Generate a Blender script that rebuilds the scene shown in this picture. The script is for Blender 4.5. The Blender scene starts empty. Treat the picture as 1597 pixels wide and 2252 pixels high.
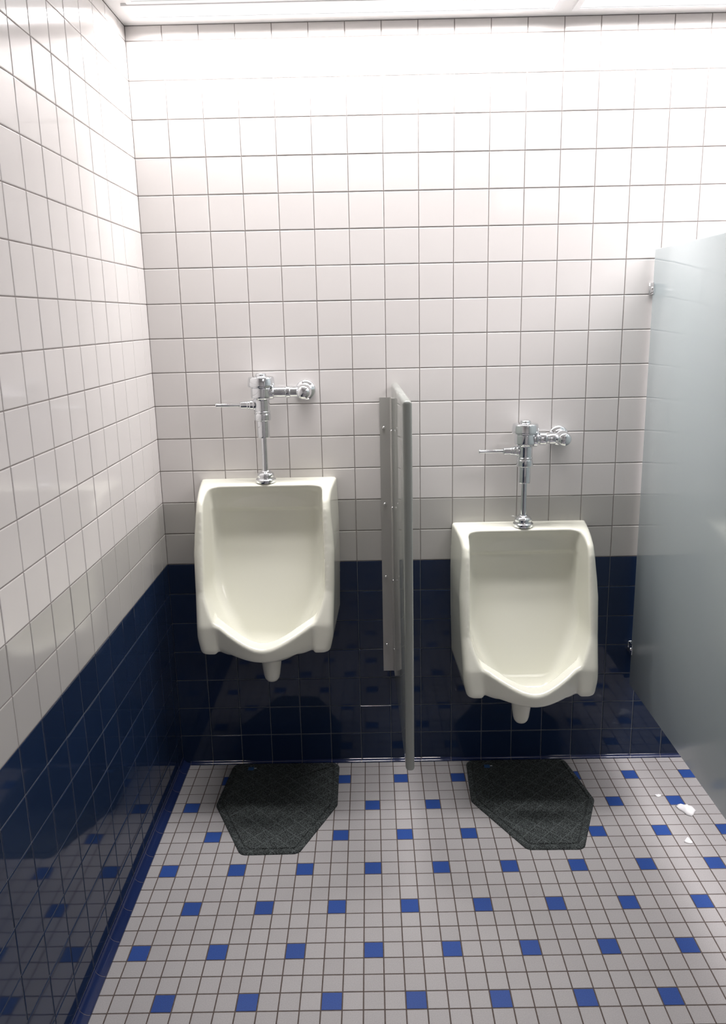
import bpy, bmesh, math, random
import numpy as np
from mathutils import Vector, Matrix

random.seed(7)
S = bpy.context.scene
COL = S.collection
PI = math.pi

# ------------------------------------------------------------------ camera
W_PX, H_PX = 1597.0, 2252.0
F_PX, CX, CY = 1695.79, 807.71, 1084.24
CAM_POS = (0.71269, -2.55091, 1.59203)
YAW, PITCH, ROLL = -0.00625, 0.22308, -0.02022
fwd = Vector((math.sin(YAW) * math.cos(PITCH), math.cos(YAW) * math.cos(PITCH), -math.sin(PITCH)))
rt0 = Vector((math.cos(YAW), -math.sin(YAW), 0))
up0 = rt0.cross(fwd)
rt = math.cos(ROLL) * rt0 + math.sin(ROLL) * up0
up = -math.sin(ROLL) * rt0 + math.cos(ROLL) * up0
cam_d = bpy.data.cameras.new('camera')
cam = bpy.data.objects.new('camera', cam_d)
COL.objects.link(cam)
M = Matrix(((rt.x, up.x, -fwd.x), (rt.y, up.y, -fwd.y), (rt.z, up.z, -fwd.z))).to_4x4()
M.translation = Vector(CAM_POS)
cam.matrix_world = M
cam_d.sensor_fit = 'HORIZONTAL'
cam_d.sensor_width = 36.0
cam_d.lens = F_PX * 36.0 / W_PX
cam_d.shift_x = (W_PX / 2 - CX) / W_PX
cam_d.shift_y = (CY - H_PX / 2) / W_PX
cam_d.clip_start = 0.02
S.camera = cam

# ------------------------------------------------------------------ world / exposure
wd = bpy.data.worlds.new('world')
S.world = wd
wd.use_nodes = True
wd.node_tree.nodes['Background'].inputs[0].default_value = (0, 0, 0, 1)
wd.node_tree.nodes['Background'].inputs[1].default_value = 0.0
S.view_settings.view_transform = 'Standard'
S.view_settings.look = 'None'
S.view_settings.gamma = 1.0
S.view_settings.use_curve_mapping = False
S.view_settings.exposure = 0.2
LIGHT_COLOR = (1.0, 0.965, 0.975)
STALL_COLOR = (1.0, 0.945, 0.975)
#          x0    x1    y0     y1    watts  spread  colour        label
LAMPS = [(0.04, 1.28, -0.165, -0.055, 11.5, 165, LIGHT_COLOR, 'narrow lit ceiling strip over the urinals, nearest the left wall'),
         (1.32, 2.56, -0.165, -0.055, 8.0, 165, LIGHT_COLOR, 'narrow lit ceiling strip reaching over the stall partition'),
         (0.06, 1.30, -0.29, -0.175, 3.3, 60, LIGHT_COLOR, 'lit ceiling strip over the floor mats, nearest the left wall'),
         (1.34, 2.58, -0.29, -0.175, 3.6, 75, LIGHT_COLOR, 'lit ceiling strip second from the tiled wall, over the stall partition'),
         (1.80, 2.96, -1.00, -0.70, 21.0, 180, STALL_COLOR, 'broad lit ceiling panel further out over the stall'),
         (1.70, 2.50, -3.90, -2.90, 7.0, 180, LIGHT_COLOR, 'lit ceiling panel near the rear wall')]
lamp_objs = []
for x0, x1, y0, y1, p, sp, colr, lb in LAMPS:
    ld = bpy.data.lights.new('lamp', 'AREA')
    ld.shape = 'RECTANGLE'
    ld.size, ld.size_y = x1 - x0 - 0.04, y1 - y0 - 0.04
    ld.energy = p; ld.color = colr
    ld.spread = math.radians(sp)
    lo = bpy.data.objects.new('lamp', ld)
    COL.objects.link(lo)
    lamp_objs.append(lo)

# ------------------------------------------------------------------ material helpers
def mat(name, color, rough=0.5, metal=0.0, spec=0.5, vary=0.0, noise=None, bump=None, coat=0.0):
    m = bpy.data.materials.new(name)
    m.use_nodes = True
    nt = m.node_tree
    b = nt.nodes['Principled BSDF']
    b.inputs['Base Color'].default_value = (*color, 1)
    b.inputs['Roughness'].default_value = rough
    b.inputs['Metallic'].default_value = metal
    b.inputs['Specular IOR Level'].default_value = spec
    b.inputs['Coat Weight'].default_value = coat
    b.inputs['Coat Roughness'].default_value = 0.03
    L = nt.links.new
    src = None
    if vary:
        g = nt.nodes.new('ShaderNodeNewGeometry')
        mr = nt.nodes.new('ShaderNodeMapRange')
        mr.inputs['To Min'].default_value = 1 - vary
        mr.inputs['To Max'].default_value = 1 + vary
        L(g.outputs['Random Per Island'], mr.inputs['Value'])
        mx = nt.nodes.new('ShaderNodeVectorMath'); mx.operation = 'SCALE'
        mx.inputs[0].default_value = color
        L(mr.outputs[0], mx.inputs['Scale'])
        src = mx.outputs[0]
        L(src, b.inputs['Base Color'])
    if noise:                       # (scale, amount)
        tc = nt.nodes.new('ShaderNodeTexCoord')
        n = nt.nodes.new('ShaderNodeTexNoise')
        n.inputs['Scale'].default_value = noise[0]
        n.inputs['Detail'].default_value = 3
        L(tc.outputs['Object'], n.inputs['Vector'])
        mr = nt.nodes.new('ShaderNodeMapRange')
        mr.inputs['From Min'].default_value = 0.3
        mr.inputs['From Max'].default_value = 0.7
        mr.inputs['To Min'].default_value = 1 - noise[1]
        mr.inputs['To Max'].default_value = 1 + noise[1]
        L(n.outputs['Fac'], mr.inputs['Value'])
        mx = nt.nodes.new('ShaderNodeVectorMath'); mx.operation = 'SCALE'
        if src: L(src, mx.inputs[0])
        else: mx.inputs[0].default_value = color
        L(mr.outputs[0], mx.inputs['Scale'])
        L(mx.outputs[0], b.inputs['Base Color'])
    if bump:                        # (scale, strength, distance)
        tc = nt.nodes.new('ShaderNodeTexCoord')
        n = nt.nodes.new('ShaderNodeTexNoise')
        n.inputs['Scale'].default_value = bump[0]
        n.inputs['Detail'].default_value = 1
        L(tc.outputs['Object'], n.inputs['Vector'])
        bp = nt.nodes.new('ShaderNodeBump')
        bp.inputs['Strength'].default_value = bump[1]
        bp.inputs['Distance'].default_value = bump[2]
        L(n.outputs['Fac'], bp.inputs['Height'])
        L(bp.outputs[0], b.inputs['Normal'])
    return m

def emit(name, color, power):
    m = bpy.data.materials.new(name)
    m.use_nodes = True
    nt = m.node_tree
    nt.nodes.remove(nt.nodes['Principled BSDF'])
    e = nt.nodes.new('ShaderNodeEmission')
    e.inputs[0].default_value = (*color, 1)
    e.inputs[1].default_value = power
    nt.links.new(e.outputs[0], nt.nodes['Material Output'].inputs[0])
    m.cycles.emission_sampling = 'FRONT'
    return m

M_WHITE = mat('white_glazed_tile', (0.70, 0.675, 0.655), 0.10, spec=0.5, vary=0.012, bump=(9, 0.25, 0.0012))
M_GREY = mat('grey_glazed_tile', (0.47, 0.46, 0.435), 0.10, spec=0.5, vary=0.015, bump=(9, 0.25, 0.0012))
M_NAVY = mat('navy_glazed_tile', (0.012, 0.025, 0.062), 0.06, spec=0.38, vary=0.10, bump=(9, 0.25, 0.0012))
M_COVE = mat('blue_cove_tile', (0.013, 0.024, 0.085), 0.10, spec=0.5, vary=0.08)
M_GROUT = mat('grey_grout', (0.27, 0.245, 0.232), 0.9, spec=0.1, noise=(60, 0.12))
M_NGROUT = mat('dark_wall_grout', (0.14, 0.155, 0.17), 0.85, spec=0.1, noise=(60, 0.12))
M_FLOOR = mat('speckled_floor_tile', (0.40, 0.386, 0.384), 0.42, spec=0.35, vary=0.035, noise=(420, 0.10))
M_FBLUE = mat('blue_floor_tile', (0.026, 0.072, 0.28), 0.40, spec=0.35, vary=0.06, noise=(420, 0.16))
M_FGROUT = mat('brown_floor_grout', (0.11, 0.088, 0.078), 0.9, spec=0.1, noise=(90, 0.2))
M_PAINT = mat('white_ceiling_paint', (0.82, 0.81, 0.80), 0.8, spec=0.2)
M_CHINA = mat('vitreous_china', (0.76, 0.76, 0.66), 0.07, spec=0.5, bump=(14, 0.12, 0.0012))
M_CHROME = mat('polished_chrome', (0.80, 0.82, 0.84), 0.06, metal=1.0)
M_SATIN = mat('satin_steel', (0.43, 0.425, 0.40), 0.35, metal=0.25)
M_SCREW = mat('bright_screw_steel', (0.82, 0.82, 0.82), 0.18, metal=1.0)
M_SCREEN = mat('grey_green_laminate', (0.29, 0.31, 0.285), 0.08, spec=0.5)
M_STALL = mat('pale_blue_grey_laminate', (0.455, 0.515, 0.525), 0.11, spec=0.5)
M_FRAME = mat('white_lamp_frame', (0.8, 0.8, 0.8), 0.5)
M_DIFF = emit('lit_diffuser', (1, 0.98, 0.99), 1.2)
M_LBLUE = mat('label_blue', (0.03, 0.10, 0.26), 0.5)
M_LWHITE = mat('label_white', (0.6, 0.6, 0.6), 0.5)
M_PAPER = mat('white_tissue', (0.85, 0.85, 0.85), 0.9, spec=0.1)

def mat_rubber():
    m = bpy.data.materials.new('charcoal_fibre_mat')
    m.use_nodes = True
    nt = m.node_tree; L = nt.links.new; N = nt.nodes.new
    b = nt.nodes['Principled BSDF']
    b.inputs['Roughness'].default_value = 0.85
    b.inputs['Specular IOR Level'].default_value = 0.25
    tc = N('ShaderNodeTexCoord')
    mp = N('ShaderNodeMapping'); mp.inputs['Rotation'].default_value = (0, 0, PI / 4)
    mp.inputs['Location'].default_value = (0.01, 0.013, 0)
    L(tc.outputs['Object'], mp.inputs['Vector'])
    sp = N('ShaderNodeSeparateXYZ'); L(mp.outputs[0], sp.inputs[0])
    lines = []
    for ax in ('X', 'Y'):
        pp = N('ShaderNodeMath'); pp.operation = 'PINGPONG'
        pp.inputs[1].default_value = 0.0235
        L(sp.outputs[ax], pp.inputs[0])
        mr = N('ShaderNodeMapRange'); mr.interpolation_type = 'SMOOTHSTEP'
        mr.inputs['From Min'].default_value = 0.0009
        mr.inputs['From Max'].default_value = 0.0022
        mr.inputs['To Min'].default_value = 1; mr.inputs['To Max'].default_value = 0
        L(pp.outputs[0], mr.inputs['Value'])
        lines.append(mr.outputs[0])
    mx = N('ShaderNodeMath'); mx.operation = 'MAXIMUM'
    L(lines[0], mx.inputs[0]); L(lines[1], mx.inputs[1])
    n1 = N('ShaderNodeTexNoise'); n1.inputs['Scale'].default_value = 480; n1.inputs['Detail'].default_value = 2
    L(tc.outputs['Object'], n1.inputs['Vector'])
    r1 = N('ShaderNodeMapRange'); r1.inputs['From Min'].default_value = 0.45; r1.inputs['From Max'].default_value = 0.66
    L(n1.outputs['Fac'], r1.inputs['Value'])
    ln = N('ShaderNodeMath'); ln.operation = 'MULTIPLY'; ln.inputs[1].default_value = 0.30
    L(mx.outputs[0], ln.inputs[0])
    ad = N('ShaderNodeMath'); ad.operation = 'ADD'; ad.use_clamp = True
    L(r1.outputs[0], ad.inputs[0]); L(ln.outputs[0], ad.inputs[1])
    cr = N('ShaderNodeMix'); cr.data_type = 'RGBA'
    cr.inputs['A'].default_value = (0.010, 0.012, 0.012, 1)
    cr.inputs['B'].default_value = (0.13, 0.15, 0.147, 1)
    L(ad.outputs[0], cr.inputs['Factor'])
    L(cr.outputs['Result'], b.inputs['Base Color'])
    bp = N('ShaderNodeBump'); bp.inputs['Strength'].default_value = 0.8; bp.inputs['Distance'].default_value = 0.002
    hh = N('ShaderNodeMath'); hh.operation = 'SUBTRACT'
    L(n1.outputs['Fac'], hh.inputs[0]); L(ln.outputs[0], hh.inputs[1])
    L(hh.outputs[0], bp.inputs['Height'])
    L(bp.outputs[0], b.inputs['Normal'])
    return m
M_MAT = mat_rubber()

# ------------------------------------------------------------------ object helpers
def link(name, me, mats, parent=None):
    o = bpy.data.objects.new(name, me)
    COL.objects.link(o)
    for m in (mats if isinstance(mats, (list, tuple)) else [mats]):
        me.materials.append(m)
    if parent: o.parent = parent
    return o

def obj(name, bm, mats, parent=None, smooth=None):
    """link a bmesh as one object; smooth = auto-smooth angle in degrees"""
    bmesh.ops.recalc_face_normals(bm, faces=bm.faces)
    if smooth is not None:
        for f in bm.faces: f.smooth = True
        a = math.radians(smooth)
        for e in bm.edges:
            if len(e.link_faces) == 2 and e.calc_face_angle(0) > a: e.smooth = False
    me = bpy.data.meshes.new(name)
    bm.to_mesh(me); bm.free()
    return link(name, me, mats, parent)

def thing(name, label, cat, loc, group=None):
    o = bpy.data.objects.new(name, None)
    COL.objects.link(o)
    o.empty_display_size = 0.05
    o.location = loc
    o['label'] = label; o['category'] = cat
    if group: o['group'] = group
    return o

def struct(o, label, cat):
    o['kind'] = 'structure'; o['label'] = label; o['category'] = cat
    return o

def add_box(bm, lo, hi, bevel=0.0, seg=2, mi=0):
    vs = [bm.verts.new((x, y, z)) for x in (lo[0], hi[0]) for y in (lo[1], hi[1]) for z in (lo[2], hi[2])]
    fs = [bm.faces.new([vs[i] for i in q]) for q in
          ((0, 1, 3, 2), (4, 6, 7, 5), (0, 4, 5, 1), (2, 3, 7, 6), (0, 2, 6, 4), (1, 5, 7, 3))]
    for f in fs: f.material_index = mi
    if bevel:
        es = list({e for f in fs for e in f.edges})
        bmesh.ops.bevel(bm, geom=es, offset=bevel, segments=seg, profile=0.5, affect='EDGES')

def add_lathe(bm, prof, n=40, axis='Z', org=(0, 0, 0), hexa=False):
    """prof: list of (r, h); revolve about an axis through org"""
    if hexa: n = 6
    rings = []
    for r, h in prof:
        ring = []
        for i in range(n):
            a = 2 * PI * i / n
            c, s = max(r, 1e-5) * math.cos(a), max(r, 1e-5) * math.sin(a)
            p = {'Z': (c, s, h), 'X': (h, c, s), 'Y': (c, h, s)}[axis]
            ring.append(bm.verts.new((p[0] + org[0], p[1] + org[1], p[2] + org[2])))
        rings.append(ring)
    for a, b in zip(rings, rings[1:]):
        for i in range(n):
            j = (i + 1) % n
            bm.faces.new((a[i], a[j], b[j], b[i]))
    bm.faces.new(rings[0][::-1]); bm.faces.new(rings[-1])

def soften(prof, rad=0.0008):
    """round every corner of a profile a little so that flats stay flat and edges catch light"""
    P = [Vector(p) for p in prof]
    out = [P[0]]
    for a, b, c in zip(P, P[1:], P[2:]):
        l1, l2 = (a - b).length, (c - b).length
        if l1 < 1e-6 or l2 < 1e-6 or (b - a).angle(c - b) < math.radians(8):
            out.append(b); continue
        turn = (b - a).angle(c - b)
        k = min(rad, 0.42 * l1, 0.42 * l2) if turn > math.radians(40) else 0.33 * min(l1, l2, 0.006)
        p, q = b + (a - b).normalized() * k, b + (c - b).normalized() * k
        for t in (0, .25, .5, .75, 1):
            out.append((1 - t) ** 2 * p + 2 * t * (1 - t) * b + t * t * q)
    out.append(P[-1])
    return [(max(p.x, 1e-5), p.y) for p in out]

def lathe(name, prof, m, parent, n=40, axis='Z', org=(0, 0, 0), smooth=50, hexa=False):
    bm = bmesh.new()
    add_lathe(bm, soften(prof), n, axis, org, hexa)
    return obj(name, bm, m, parent, smooth)

# ------------------------------------------------------------------ tiled surfaces
def tiled(name, us, vs, P, matf, groutf, gap, bevel, depth, tilt, mats, slab=0.08):
    """tiles between the grid lines us x vs. P(u, v, h) -> point (h = height above the grout)."""
    verts, faces, mi = [], [], []
    rnd = random.Random(hash(name) % 1000 if False else len(name))
    g = gap / 2
    for i in range(len(us) - 1):
        for j in range(len(vs) - 1):
            u0, u1, v0, v1 = us[i] + g, us[i + 1] - g, vs[j] + g, vs[j + 1] - g
            if u1 - u0 < 2.2 * bevel or v1 - v0 < 2.2 * bevel: continue
            tu, tv, t0 = (rnd.uniform(-tilt, tilt) for _ in range(3))
            def hh(u, v):
                return depth + t0 + tu * ((u - u0) / (u1 - u0) - .5) + tv * ((v - v0) / (v1 - v0) - .5)
            k = len(verts)
            b = bevel
            lo = [(u0, v0), (u1, v0), (u1, v1), (u0, v1)]
            md = [(u0 + .3 * b, v0 + .3 * b), (u1 - .3 * b, v0 + .3 * b), (u1 - .3 * b, v1 - .3 * b), (u0 + .3 * b, v1 - .3 * b)]
            hi = [(u0 + b, v0 + b), (u1 - b, v0 + b), (u1 - b, v1 - b), (u0 + b, v1 - b)]
            verts += [P(u, v, 0) for u, v in lo]
            verts += [P(u, v, hh(u, v) * .62) for u, v in md]
            verts += [P(u, v, hh(u, v)) for u, v in hi]
            for a in (0, 4):
                for q in range(4):
                    r = (q + 1) % 4
                    faces.append((k + a + q, k + a + r, k + a + 4 + r, k + a + 4 + q))
            faces.append((k + 8, k + 9, k + 10, k + 11))
            mi += [matf(i, j)] * 9
    for j in range(len(vs) - 1):                       # grout bed, one band per course
        k = len(verts)
        a, b = vs[j] - (0 if j == 0 else g), vs[j + 1] - g if j < len(vs) - 2 else vs[j + 1]
        verts += [P(us[0], a, 0), P(us[-1], a, 0), P(us[-1], b, 0), P(us[0], b, 0)]
        faces.append((k, k + 1, k + 2, k + 3)); mi.append(groutf(j))
    k = len(verts)                                     # solid backing slab
    c = [(us[0], vs[0]), (us[-1], vs[0]), (us[-1], vs[-1]), (us[0], vs[-1])]
    verts += [P(u, v, -0.0005) for u, v in c] + [P(u, v, -slab) for u, v in c]
    for q in range(4):
        r = (q + 1) % 4
        faces.append((k + q, k + r, k + 4 + r, k + 4 + q)); mi.append(groutf(0))
    faces.append((k + 4, k + 5, k + 6, k + 7)); mi.append(groutf(0))
    faces.append((k, k + 1, k + 2, k + 3)); mi.append(groutf(0))
    me = bpy.data.meshes.new(name)
    me.from_pydata(verts, [], faces)
    me.update()
    me.polygons.foreach_set('material_index', mi)
    return link(name, me, mats)

ROOM_X, ROOM_Y, CEIL = 3.05, -5.2, 2.457
TP = 0.1095                                            # wall tile pitch
ZB = 2.19566                                           # height of one horizontal joint
DEP = 0.0015
zl = [ZB - j * TP for j in range(20, -3, -1)]
zl = [0.0] + [z for z in zl if z > 0.03] + [CEIL]
def course(j):
    zc = (zl[j] + zl[j + 1]) / 2
    return 2 if zc < ZB - 13 * TP else (1 if zc < ZB - 11 * TP else 0)
wm = [M_WHITE, M_GREY, M_NAVY, M_GROUT, M_NGROUT]
def grout_of(j): return 4 if course(j) == 2 else 3
xs = [-0.0012] + [0.10956 + i * TP for i in range(40) if 0.10956 + i * TP < ROOM_X - 0.02] + [ROOM_X]
ys = [-0.0008] + [0.06945 + i * TP for i in range(60) if 0.06945 + i * TP < -ROOM_Y - 0.02] + [-ROOM_Y]
wall = dict(matf=lambda i, j: course(j), groutf=grout_of, gap=0.0022, bevel=0.0021, depth=DEP, tilt=0.00022, mats=wm)
struct(tiled('wall_back', xs, zl, lambda u, v, h: (u, DEP - h, v), **wall),
       'tiled wall behind the urinals, white over grey over navy courses', 'wall')
struct(tiled('wall_left', ys, zl, lambda u, v, h: (-DEP + h, -u, v), **wall),
       'tiled side wall at the left, white over grey over navy courses', 'wall')
for nm, lo, hi, lb in (('wall_right', (ROOM_X, ROOM_Y, 0), (ROOM_X + .08, 0, CEIL), 'plain white side wall beyond the stall partition'),
                       ('wall_rear', (0, ROOM_Y - .08, 0), (ROOM_X, ROOM_Y, CEIL), 'plain white wall behind the camera')):
    bm = bmesh.new(); add_box(bm, lo, hi)
    struct(obj(nm, bm, M_PAINT), lb, 'wall')

FP, FX, FY = 0.05061, 0.61922, 0.03367
fx = [0.0] + [FX + m * FP for m in range(-20, 60) if 0.022 < FX + m * FP < ROOM_X - 0.01] + [ROOM_X]
m0 = min(m for m in range(-20, 60) if FX + m * FP > 0.022)
fy = [0.0] + [FY + n * FP for n in range(0, 110) if FY + n * FP < -ROOM_Y - 0.01] + [-ROOM_Y]
def fmat(i, j):
    m, n = m0 + i - 1, j - 1
    if n % 6 == 1 and m % 4 == 3 and n > 0: return 1
    if n % 6 == 4 and m % 4 == 1: return 1
    return 0
struct(tiled('floor', fx, fy, lambda u, v, h: (u, -v, h - 0.0008), fmat, lambda j: 2, 0.0030, 0.0007, 0.0008, 0.00012,
             [M_FLOOR, M_FBLUE, M_FGROUT]), 'floor of small pale grey tiles dotted with blue ones', 'floor')

bm = bmesh.new()
add_box(bm, (0, ROOM_Y, CEIL), (ROOM_X, 0, CEIL + 0.08))
struct(obj('ceiling', bm, M_PAINT), 'white painted ceiling', 'ceiling')

def cove(name, us, P, label, R):
    """cove base: concave blue tiles curving from the wall onto the floor"""
    prof = [(0.0008, R * 0.8 + 0.009)]
    for k in range(9):
        a = PI / 2 * k / 8
        prof.append((0.0018 + R * (1 - math.cos(a)), 0.0055 + (R * 0.8 + .003) * (1 - math.sin(a))))
    prof += [(R + 0.0028, 0.0047), (R + 0.0032, 0.0005)]
    verts, faces, mi = [], [], []
    for i in range(len(us) - 1):
        a, b = us[i] + 0.0007, us[i + 1] - 0.0007
        k = len(verts); n = len(prof)
        q0 = prof + [(0.0006, 0.0005)]
        n = len(q0)
        verts += [P(a, d, z) for d, z in q0] + [P(b, d, z) for d, z in q0]
        for q in range(n - 2):
            faces.append((k + q, k + q + 1, k + n + q + 1, k + n + q)); mi.append(0)
        faces.append(tuple(range(k, k + n))); mi.append(0)
        faces.append(tuple(range(k + n, k + 2 * n))); mi.append(0)
    k = len(verts); n = len(prof)
    pr2 = [(max(d - 0.0005, 0.0003), max(z - 0.0004, 0.0002)) for d, z in prof]
    verts += [P(us[0], d, z) for d, z in pr2] + [P(us[-1], d, z) for d, z in pr2]
    for q in range(n - 1):
        faces.append((k + q, k + q + 1, k + n + q + 1, k + n + q)); mi.append(1)
    me = bpy.data.meshes.new(name)
    me.from_pydata(verts, [], faces); me.update()
    me.polygons.foreach_set('material_index', mi)
    bm = bmesh.new(); bm.from_mesh(me)
    o = obj(name, bm, [M_COVE, M_GROUT], smooth=40)
    struct(o, label, 'baseboard')
cove('baseboard_back', [0.028] + xs[1:-1] + [ROOM_X], lambda u, d, z: (u, -d, z), 'glossy blue cove tile strip under the urinals', 0.005)
cove('baseboard_left', ys, lambda u, d, z: (d, -u, z), 'blue cove tile strip along the foot of the left wall', 0.0245)

# ------------------------------------------------------------------ ceiling lights
def troffer(x0, x1, y0, y1, dm, label, group):
    t = thing('ceiling_light', label, 'ceiling light', ((x0 + x1) / 2, (y0 + y1) / 2, CEIL - 0.007), group)
    hx, hy = (x1 - x0) / 2, (y1 - y0) / 2
    f = 0.018
    bm = bmesh.new()
    for lo, hi in (((-hx, -hy, 0), (hx, -hy + f, .007)), ((-hx, hy - f, 0), (hx, hy, .007)),
                   ((-hx, -hy + f, 0), (-hx + f, hy - f, .007)), ((hx - f, -hy + f, 0), (hx, hy - f, .007))):
        add_box(bm, lo, hi)
    obj('frame', bm, M_FRAME, t)
    bm = bmesh.new()
    vs = [bm.verts.new(p) for p in ((-hx + f, -hy + f, .003), (-hx + f, hy - f, .003), (hx - f, hy - f, .003), (hx - f, -hy + f, .003))]
    bm.faces.new(vs)
    me = bpy.data.meshes.new('diffuser'); bm.to_mesh(me); bm.free()
    link('diffuser', me, dm, t)
    return t
for (x0, x1, y0, y1, p, sp, colr, lb), lo in zip(LAMPS, lamp_objs):
    t = troffer(x0, x1, y0, y1, M_DIFF, lb, 'ceiling lights')
    lo.parent = t
    lo.location = (0, 0, 0.0015)

# ------------------------------------------------------------------ urinals (implicit surface -> surface nets)
def smax(a, b, k):
    h = np.maximum(k - np.abs(a - b), 0) / k
    return np.maximum(a, b) + h * h * k * 0.25
def smin(a, b, k): return -smax(-a, -b, k)

def surface_nets(Fv, org, h):
    nx, ny, nz = Fv.shape
    s = Fv < 0
    acc = np.zeros((nx - 1, ny - 1, nz - 1, 3)); cnt = np.zeros((nx - 1, ny - 1, nz - 1))
    sl = lambda o, n: slice(o, n - 1 + o)
    for ax in range(3):
        oth = [a for a in range(3) if a != ax]
        for o1 in (0, 1):
            for o2 in (0, 1):
                i0 = [0, 0, 0]; i0[oth[0]] = o1; i0[oth[1]] = o2
                i1 = list(i0); i1[ax] = 1
                A = Fv[sl(i0[0], nx), sl(i0[1], ny), sl(i0[2], nz)]
                B = Fv[sl(i1[0], nx), sl(i1[1], ny), sl(i1[2], nz)]
                c = (A < 0) != (B < 0)
                t = np.where(c, A / np.where(c, A - B, 1), 0)
                for a in range(3):
                    acc[..., a] += np.where(c, t if a == ax else i0[a], 0)
                cnt += c
    act = cnt > 0
    idx = -np.ones(act.shape, int); idx[act] = np.arange(act.sum())
    cells = np.argwhere(act)
    V = (cells + acc[act] / cnt[act][:, None]) * h + np.array(org)
    quads = []
    for ax in range(3):
        b, c = (ax + 1) % 3, (ax + 2) % 3
        lo = [slice(None)] * 3; hi = [slice(None)] * 3
        lo[ax] = slice(0, -1); hi[ax] = slice(1, None)
        for a in (b, c):
            lo[a] = slice(1, -1); hi[a] = slice(1, -1)
        A, B = s[tuple(lo)], s[tuple(hi)]
        for flip in (False, True):
            e = np.argwhere((A & ~B) if not flip else (~A & B))
            if not len(e): continue
            e = e.copy(); e[:, b] += 1; e[:, c] += 1
            q = []
            for ob, oc in ((-1, -1), (0, -1), (0, 0), (-1, 0)):
                p = e.copy(); p[:, b] += ob; p[:, c] += oc
                q.append(idx[p[:, 0], p[:, 1], p[:, 2]])
            q = np.stack(q, 1)
            quads.append(q[:, ::-1] if flip else q)
    return V, np.concatenate(quads)

def relax(V, Q, it, lam=0.5, keep=None):
    e = np.concatenate([Q[:, [0, 1]], Q[:, [1, 2]], Q[:, [2, 3]], Q[:, [3, 0]]])
    for _ in range(it):
        for l in (lam, -lam * 1.04):
            A = np.zeros_like(V); n = np.zeros(len(V))
            np.add.at(A, e[:, 0], V[e[:, 1]]); np.add.at(A, e[:, 1], V[e[:, 0]])
            np.add.at(n, e[:, 0], 1); np.add.at(n, e[:, 1], 1)
            N = V + l * (A / n[:, None] - V)
            if keep is not None: N[keep, 1] = V[keep, 1]
            V = N
    return V

def smooth_tab(zq, zs, vs, blur=0.012):
    z = np.linspace(min(zs) - .05, max(zs) + .05, 700)
    v = np.interp(z, zs, vs)
    n = max(1, int(blur / (z[1] - z[0])))
    k = np.ones(2 * n + 1) / (2 * n + 1)
    v = np.convolve(np.pad(v, n, mode='edge'), k, mode='valid')
    return np.interp(zq, z, v)

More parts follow.
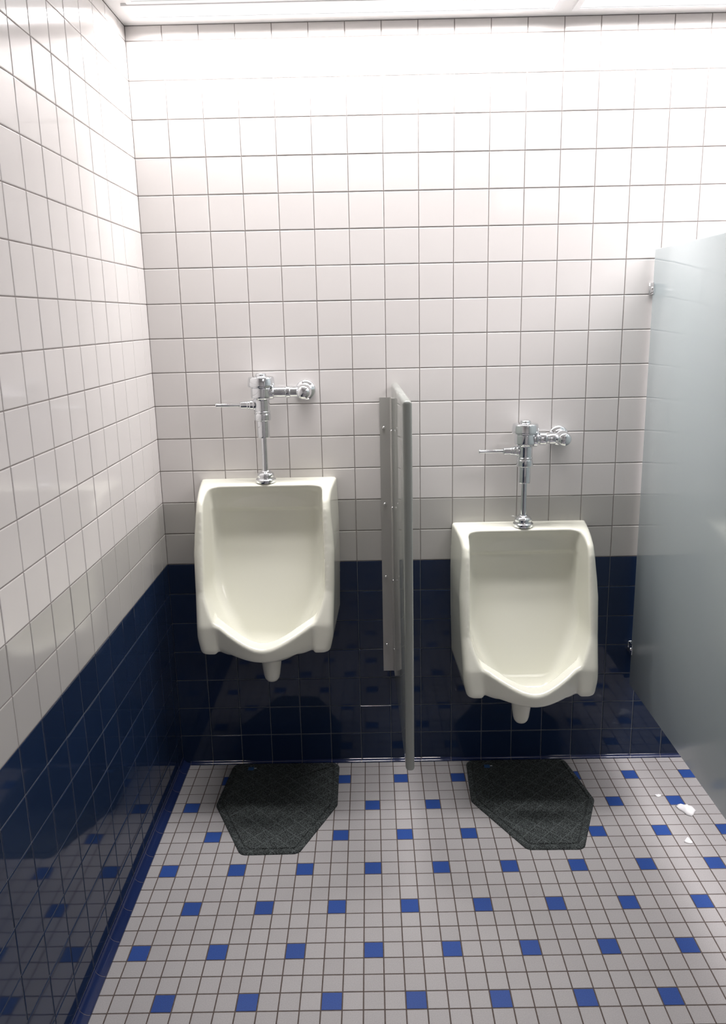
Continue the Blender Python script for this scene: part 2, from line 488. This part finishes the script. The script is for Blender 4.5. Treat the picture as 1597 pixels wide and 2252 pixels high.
def bowl_mesh():
    h = 0.0042
    x = np.arange(-0.252, 0.2521, h); d = np.arange(-2 * h, 0.372, h); z = np.arange(-0.128, 0.492, h)
    X, D, Z = np.meshgrid(x, d, z, indexing='ij')
    aX = np.abs(X)
    # outer body -----------------------------------------------------------
    wb = smooth_tab(Z, [-.2, -.05, .0, .16, .31, .43, .463], [.209, .217, .228, .232, .2335, .230, .228])
    w = wb - (.045 + np.interp(Z, [.26, .44], [0, .07])) * D
    dz = [-.06, .04, .14, .29, .395, .425, .445, .458, .475]
    dv = [.290, .277, .243, .213, .196, .182, .150, .105, .03]
    Dw = smooth_tab(Z, dz, dv, 0.008)
    Dg = (smooth_tab(Z + .002, dz, dv, 0.008) - smooth_tab(Z - .002, dz, dv, 0.008)) / .004
    front = (D - Dw) / np.sqrt(1 + Dg * Dg)
    S1 = smax(aX - w, front, 0.024)
    S1 = smax(S1, Z - (.4625 - .055 * D), 0.012)
    S1 = smax(S1, (-.022 - .10 * D) - Z, 0.013)
    # lip -------------------------------------------------------------------
    def vee(a, r, x1=.18): return (np.sqrt(a * a + r * r) - r) / (math.sqrt(x1 * x1 + r * r) - r)
    rim = .066 * vee(aX, .055)
    Dl = .352 - .098 * vee(aX, .075)
    sl = 1.12
    t = .046
    S2 = smax(aX - .195, (D - Dl) / sl, 0.010)
    S2 = smax(S2, (Z - (rim + .006 - .24 * (D - Dl + t))) / 1.1, 0.014)
    S2 = smax(S2, -.053 + .018 * vee(aX, .09) - Z, 0.016)
    B = smax(aX - .152, (Dl - .012 - D) / sl, 0.010)
    B = smax(B, Z - rim, 0.010)
    S1 = smax(S1, -B, 0.010)
    S = smin(S1, S2, 0.014)
    q = np.sqrt((X / .128) ** 2 + ((D - .185) / .11) ** 2 + ((Z + .028) / .083) ** 2)
    S = smin(S, (q - 1) * .085, 0.012)
    # cavity ------------------------------------------------------------------
    hood = np.clip(1 - (X / .128) ** 2 - ((Z - .372) / .048) ** 2, 0, 1)
    up_ = 1 / (1 + np.exp(-(Z - .372) / .0022))
    db = .068 + .006 * up_ + .006 * up_ * np.sqrt(hood) + 105e-3 * np.clip((.31 - Z) / .37, 0, 1.2) ** 1.5
    wi = .177 + .065 * D - smooth_tab(Z, [-.07, .0, .07, .14], [.115, .066, .024, 0], .03)
    zt = .437 + 0.9 * (D - .07)
    C = smax(db - D, -.070 - Z, 0.05)
    C = smax(C, aX - wi, 0.036)
    C = smax(C, (Z - zt) / 1.35, 0.034)
    Op = smin(rim + .006 - .24 * np.maximum(D - Dl + t, 0) - Z, (D - (Dl - t)) / sl, 0.014)
    C = smax(C, Op, 0.008)
    S = smax(S, -C, 0.010)
    S = np.maximum(S, -D)
    V, Q = surface_nets(S, (x[0], d[0], z[0]), h)
    back = V[:, 1] < 0.003
    V = relax(V, Q, 6, 0.5, back)
    V[back, 1] = 0.0006
    V[:, 1] *= -1
    me = bpy.data.meshes.new('bowl')
    me.from_pydata(V.tolist(), [], Q.tolist())
    me.update()
    bm = bmesh.new(); bm.from_mesh(me)
    bmesh.ops.recalc_face_normals(bm, faces=bm.faces)
    bm.to_mesh(me); bm.free()
    me.polygons.foreach_set('use_smooth', [True] * len(me.polygons))
    return me

BASE = 0.19                                            # root sits at the tip of the outlet
def urinal(cx, zlip, label, bowl_me=None, tail_dx=0.004):
    t = thing('urinal', label, 'urinal', (cx, 0, zlip - BASE), 'wall hung urinals')
    if bowl_me is None:
        b = link('bowl', bowl_mesh(), M_CHINA, t)
    else:
        b = bpy.data.objects.new('bowl', bowl_me); COL.objects.link(b); b.parent = t
    b.location = (0, 0, BASE)
    prof = [(0.0001, .0), (.010, .0005), (.018, .004), (.0235, .012), (.027, .025), (.031, .055), (.035, .088), (.0355, .096)]
    o = lathe('outlet_spigot', prof, M_CHINA, t, 36, 'Z', (0, 0, 0), 60)
    o.location = (tail_dx, -0.185, 0)
    return t, b.data
u1, bme = urinal(0.366, 0.611, 'white wall-hung urinal mounted higher, beside the left tiled wall')
u2, _ = urinal(1.212, 0.4436, 'white wall-hung urinal mounted lower, beside the pale stall partition', bme, -0.012)

# ------------------------------------------------------------------ flush valves
def flush_valve(cx, zlip, label, sx, hexnut):
    """exposed chrome flush valve; local z = 0 at the china top, sx = offset of the supply stop"""
    z0 = zlip + 0.4600
    t = thing('flush_valve', label, 'flush valve', (cx, -0.058, z0), 'chrome flush valves')
    o = 0.4585
    Z = lambda a: a - o
    ch = M_CHROME
    lathe('spud_flange', [(.0325, 0), (.0335, .004), (.0335, .010), (.030, .013), (.0285, .017), (.0285, .026), (.024, .032), (.016, .036), (.0135, .040)], ch, t)
    lathe('flush_tube', [(.0098, .036), (.0098, Z(.607)), (.0098, Z(.612))], ch, t)
    lathe('vacuum_breaker', [(.0115, Z(.605)), (.0195, Z(.6065)), (.0205, Z(.610)), (.0205, Z(.664)), (.019, Z(.667))], ch, t)
    lathe('coupling_nut', [(.0235, Z(.661)), (.0268, Z(.664)), (.0268, Z(.682)), (.0245, Z(.686)), (.0262, Z(.688)), (.0262, Z(.692)), (.0225, Z(.695))], ch, t)
    b = lathe('valve_body', [(.0235, Z(.690)), (.0245, Z(.694)), (.0245, Z(.728)), (.027, Z(.733)), (.0335, Z(.736)), (.0352, Z(.740)),
                         (.0352, Z(.766)), (.0335, Z(.770)), (.030, Z(.774))], ch, t)
    lathe('valve_cap', [(.038, Z(.7705)), (.0425, Z(.7715)), (.0440, Z(.776)), (.0432, Z(.786)), (.0410, Z(.799)), (.0390, Z(.8025)), (.0345, Z(.804)),
                        (.0185, Z(.805)), (.0175, Z(.807)), (.0170, Z(.8115)), (.0150, Z(.8135)), (.0001, Z(.8140))], ch, t)
    # handle, pointing left
    hz = Z(.713)
    hn = lathe('handle_socket', [(.018, -.020), (.018, -.026), (.0155, -.028), (.0155, -.038), (.0135, -.040), (.0135, -.046), (.0120, -.048), (.0120, -.068), (.0085, -.072)], ch, t, axis='X', org=(0, 0, hz))
    lathe('flush_lever', [(.0062, -.066), (.0062, -.076), (.0056, -.082), (.0056, -.138), (.0066, -.149), (.0055, -.151), (.0001, -.1515)], ch, t, axis='X', org=(0, 0, hz))
    # supply arm, pointing right
    pz = Z(.7525)
    if hexnut:
        pr = [(.027, .026), (.027, .036), (.0165, .040), (.0165, .044), (.0215, .046), (.0215, .066), (.0165, .069), (.0165, .076), (.0190, .078), (.0190, .097), (.0160, .100), (.0160, sx - .004)]
    else:
        pr = [(.024, .026), (.0215, .038), (.0170, .041), (.0170, .076), (.0155, .078), (.0195, .080), (.0195, .091), (.0165, .093), (.0165, .112), (.0160, sx - .004)]
    lathe('supply_arm', pr, ch, t, axis='X', org=(0, 0, pz))
    st = lathe('supply_stop', [(.0165, .046), (.0165, .020), (.0200, .016), (.0235, .010), (.0245, 0), (.0245, -.008), (.0225, -.014), (.0215, -.018), (.0235, -.020),
                               (.0230, -.026), (.0195, -.033), (.0125, -.0385), (.0001, -.0410)], ch, t, axis='Y', org=(sx, 0, pz))
    lathe('wall_escutcheon', [(.0335, .0578), (.0335, .0555), (.0310, .0520), (.0270, .0490), (.0225, .0460), (.0180, .0410)], ch, t, axis='Y', org=(sx, 0, pz))
    return t
flush_valve(0.3635, 0.611, 'chrome flush valve standing on the higher left urinal', 0.137, False)
flush_valve(1.2160, 0.4436, 'chrome flush valve standing on the lower right urinal', 0.122, True)

# ------------------------------------------------------------------ privacy screen between the urinals
def dome_screw(name, parent, loc, axis, r=0.0052, m=None):
    s = -1
    bm = bmesh.new()
    prof = [(r, 0), (r * .96, r * .25), (r * .75, r * .6), (r * .4, r * .8), (.0001, r * .86)]
    add_lathe(bm, [(a, s * b) for a, b in prof], 16, axis)
    o = obj(name, bm, m or M_SCREW, parent, 60)
    o.location = loc
    return o
PX0, PX1, PD, PZ0, PZ1 = 0.7830, 0.8080, 0.570, 0.320, 1.383
t = thing('privacy_screen', 'narrow grey-green privacy screen fixed to the wall between the two urinals', 'privacy screen', ((PX0 + PX1) / 2, 0, PZ0))
t.rotation_euler = (0, 0, 0.022)
bm = bmesh.new()
add_box(bm, (-.0125, -PD, 0), (.0125, -.004, PZ1 - PZ0), 0.0095, 5)
obj('panel', bm, M_SCREEN, t, 50)
bm = bmesh.new()                                        # continuous angle bracket
zA, zB = 0.362 - PZ0, 1.336 - PZ0
prof = [(-.0125 - .040, -.0008), (-.0125 - .040, -.0030), (-.0125 - .0060, -.0030), (-.0125 - .0024, -.0070), (-.0125 - .0024, -.046), (-.0125, -.046), (-.0125, -.0008)]
lo = [bm.verts.new((x, y, zA)) for x, y in prof]; hi = [bm.verts.new((x, y, zB)) for x, y in prof]
n = len(prof)
for i in range(n):
    bm.faces.new((lo[i], lo[(i + 1) % n], hi[(i + 1) % n], hi[i]))
bm.faces.new(lo[::-1]); bm.faces.new(hi)
br = obj('angle_bracket', bm, M_SATIN, t)
for z in (1.236, 0.975, 0.715, 0.462):
    dome_screw('screw', br, (-.0125 - .027, -.0030, z - PZ0), 'Y')
for z in (1.228, 0.966, 0.708, 0.454):
    s = dome_screw('screw', br, (-.0125 - .0024, -.026, z - PZ0), 'X', 0.0048)

# ------------------------------------------------------------------ stall partition
SX, SZ0, SZ1 = 1.6145, 0.3035, 1.7845
t = thing('stall_partition', 'pale blue-grey toilet stall partition at the right edge', 'partition', (SX + .0125, -.86, SZ0))
bm = bmesh.new()
add_box(bm, (-.0125, -.66, 0), (.0125, .836, SZ1 - SZ0), 0.0022, 2)
obj('panel', bm, M_STALL, t, 50)
for zc, hz in ((1.6655, .018), (.4405, .019)):
    z = zc - SZ0
    bm = bmesh.new()                                    # U bracket: wall plate + two ears
    add_box(bm, (-.0165, .8560, z - hz), (.0165, .8592, z + hz), .0008, 1)
    add_box(bm, (-.0157, .8200, z - hz), (-.0127, .8565, z + hz), .0010, 2)
    add_box(bm, (.0127, .8200, z - hz), (.0157, .8565, z + hz), .0010, 2)
    b = obj('wall_bracket', bm, M_CHROME, t, 40)
    dome_screw('screw', b, (-.0157, .830, z), 'X', 0.0058)

# ------------------------------------------------------------------ floor mats
def inset_poly(P, dlt):
    n = len(P); out = []
    for i in range(n):
        a, b, c = Vector(P[i - 1]), Vector(P[i]), Vector(P[(i + 1) % n])
        e1, e2 = (b - a).normalized(), (c - b).normalized()
        n1, n2 = Vector((-e1.y, e1.x)), Vector((-e2.y, e2.x))
        k = 1 + n1.dot(n2)
        out.append(b + (n1 + n2) * (dlt / k))
    return out
def round_poly(P, r, seg=6):
    n = len(P); out = []
    for i in range(n):
        a, b, c = Vector(P[i - 1]), Vector(P[i]), Vector(P[(i + 1) % n])
        e1, e2 = (a - b).normalized(), (c - b).normalized()
        th = e1.angle(e2); L = r / math.tan(th / 2)
        p, q = b + e1 * L, b + e2 * L
        for k in range(seg + 1):
            s = k / seg
            out.append((1 - s) ** 2 * p + 2 * s * (1 - s) * b + s * s * q)
    return out
def floor_mat(pts, label, lab):
    cx = sum(p[0] for p in pts) / len(pts); cy = sum(p[1] for p in pts) / len(pts)
    t = thing('floor_mat', label, 'floor mat', (cx, cy, 0.0005), 'urinal floor mats')
    P = [(x - cx, y - cy) for x, y in pts]
    if sum(P[i - 1][0] * P[i][1] - P[i][0] * P[i - 1][1] for i in range(len(P))) < 0: P = P[::-1]
    bm = bmesh.new(); rings = []
    for ins, z in ((0, 0), (.0005, .0022), (.004, .0062), (.007, .0070), (.0160, .0070), (.0180, .0036), (.0205, .0036), (.0230, .0076)):
        rp = round_poly(inset_poly(P, ins), max(.030 - ins, .010))
        rings.append([bm.verts.new((p.x, p.y, z)) for p in rp])
    for a, b in zip(rings, rings[1:]):
        n = len(a)
        for i in range(n): bm.faces.new((a[i], a[(i + 1) % n], b[(i + 1) % n], b[i]))
    bm.faces.new(rings[-1]); bm.faces.new(rings[0][::-1])
    obj('mat_pad', bm, M_MAT, t, 40)
    bm = bmesh.new()
    lx, ly = lab[0] - cx, lab[1] - cy
    add_box(bm, (lx, ly - .011, .0066), (lx + .020, ly + .009, .0080), .0004, 1, 0)
    add_box(bm, (lx + .021, ly - .002, .0066), (lx + .030, ly + .004, .0080), .0004, 1, 1)
    lb = obj('label', bm, [M_LBLUE, M_LWHITE], t)
    lb['label'] = 'small blue and white label'
floor_mat([(.188, -.010), (.560, -.012), (.576, -.030), (.578, -.262), (.468, -.500), (.290, -.502), (.168, -.254)],
          'charcoal mat on the floor under the left urinal', (.246, -.047))
floor_mat([(1.038, -.012), (1.398, -.012), (1.440, -.255), (1.340, -.500), (1.166, -.498), (1.026, -.252)],
          'charcoal mat on the floor under the right urinal', (1.099, -.056))

# ------------------------------------------------------------------ paper scraps by the partition
def scrap(x, y, a, b, hgt, rz, label, seed):
    rnd = random.Random(seed)
    bm = bmesh.new()
    n = 12; rings = []
    for k, f in enumerate((0.0, .45, .8, 1.0)):
        ring = []
        for i in range(n):
            an = 2 * PI * i / n
            rr = f * (1 + .22 * math.sin(3 * an + seed) + rnd.uniform(-.12, .12)) if f else 0
            ring.append((rr * math.cos(an) * a, rr * math.sin(an) * b, hgt * max(0.12, (1 - f * f) + rnd.uniform(-.35, .35) * (f > 0))))
        rings.append(ring)
    top = bm.verts.new((0, 0, hgt))
    vs = [[bm.verts.new(p) for p in r] for r in rings[1:]]
    bs = [bm.verts.new((p[0] * .96, p[1] * .96, 0)) for p in rings[-1]]
    for i in range(n):
        j = (i + 1) % n
        bm.faces.new((top, vs[0][i], vs[0][j]))
        for k in (0, 1): bm.faces.new((vs[k][i], vs[k + 1][i], vs[k + 1][j], vs[k][j]))
        bm.faces.new((vs[2][i], bs[i], bs[j], vs[2][j]))
    bm.faces.new(bs[::-1])
    o = obj('white_scrap', bm, M_PAPER, None, 180)
    o.location = (x, y, 0.0004); o.rotation_euler = (0, 0, rz)
    o['label'] = label; o['category'] = 'paper scrap'; o['group'] = 'paper scraps on the floor'
scrap(1.660, -.236, .011, .007, .004, .2, 'tiny flat white bit on the floor, farthest left of the scraps', 1)  # small flat white piece lying on the floor tiles
scrap(1.724, -.318, .022, .030, .014, .5, 'largest crumpled white paper scrap, on the floor under the stall partition', 2)
scrap(1.668, -.468, .011, .014, .006, -.3, 'small white paper scrap nearest the camera at the right edge', 3)
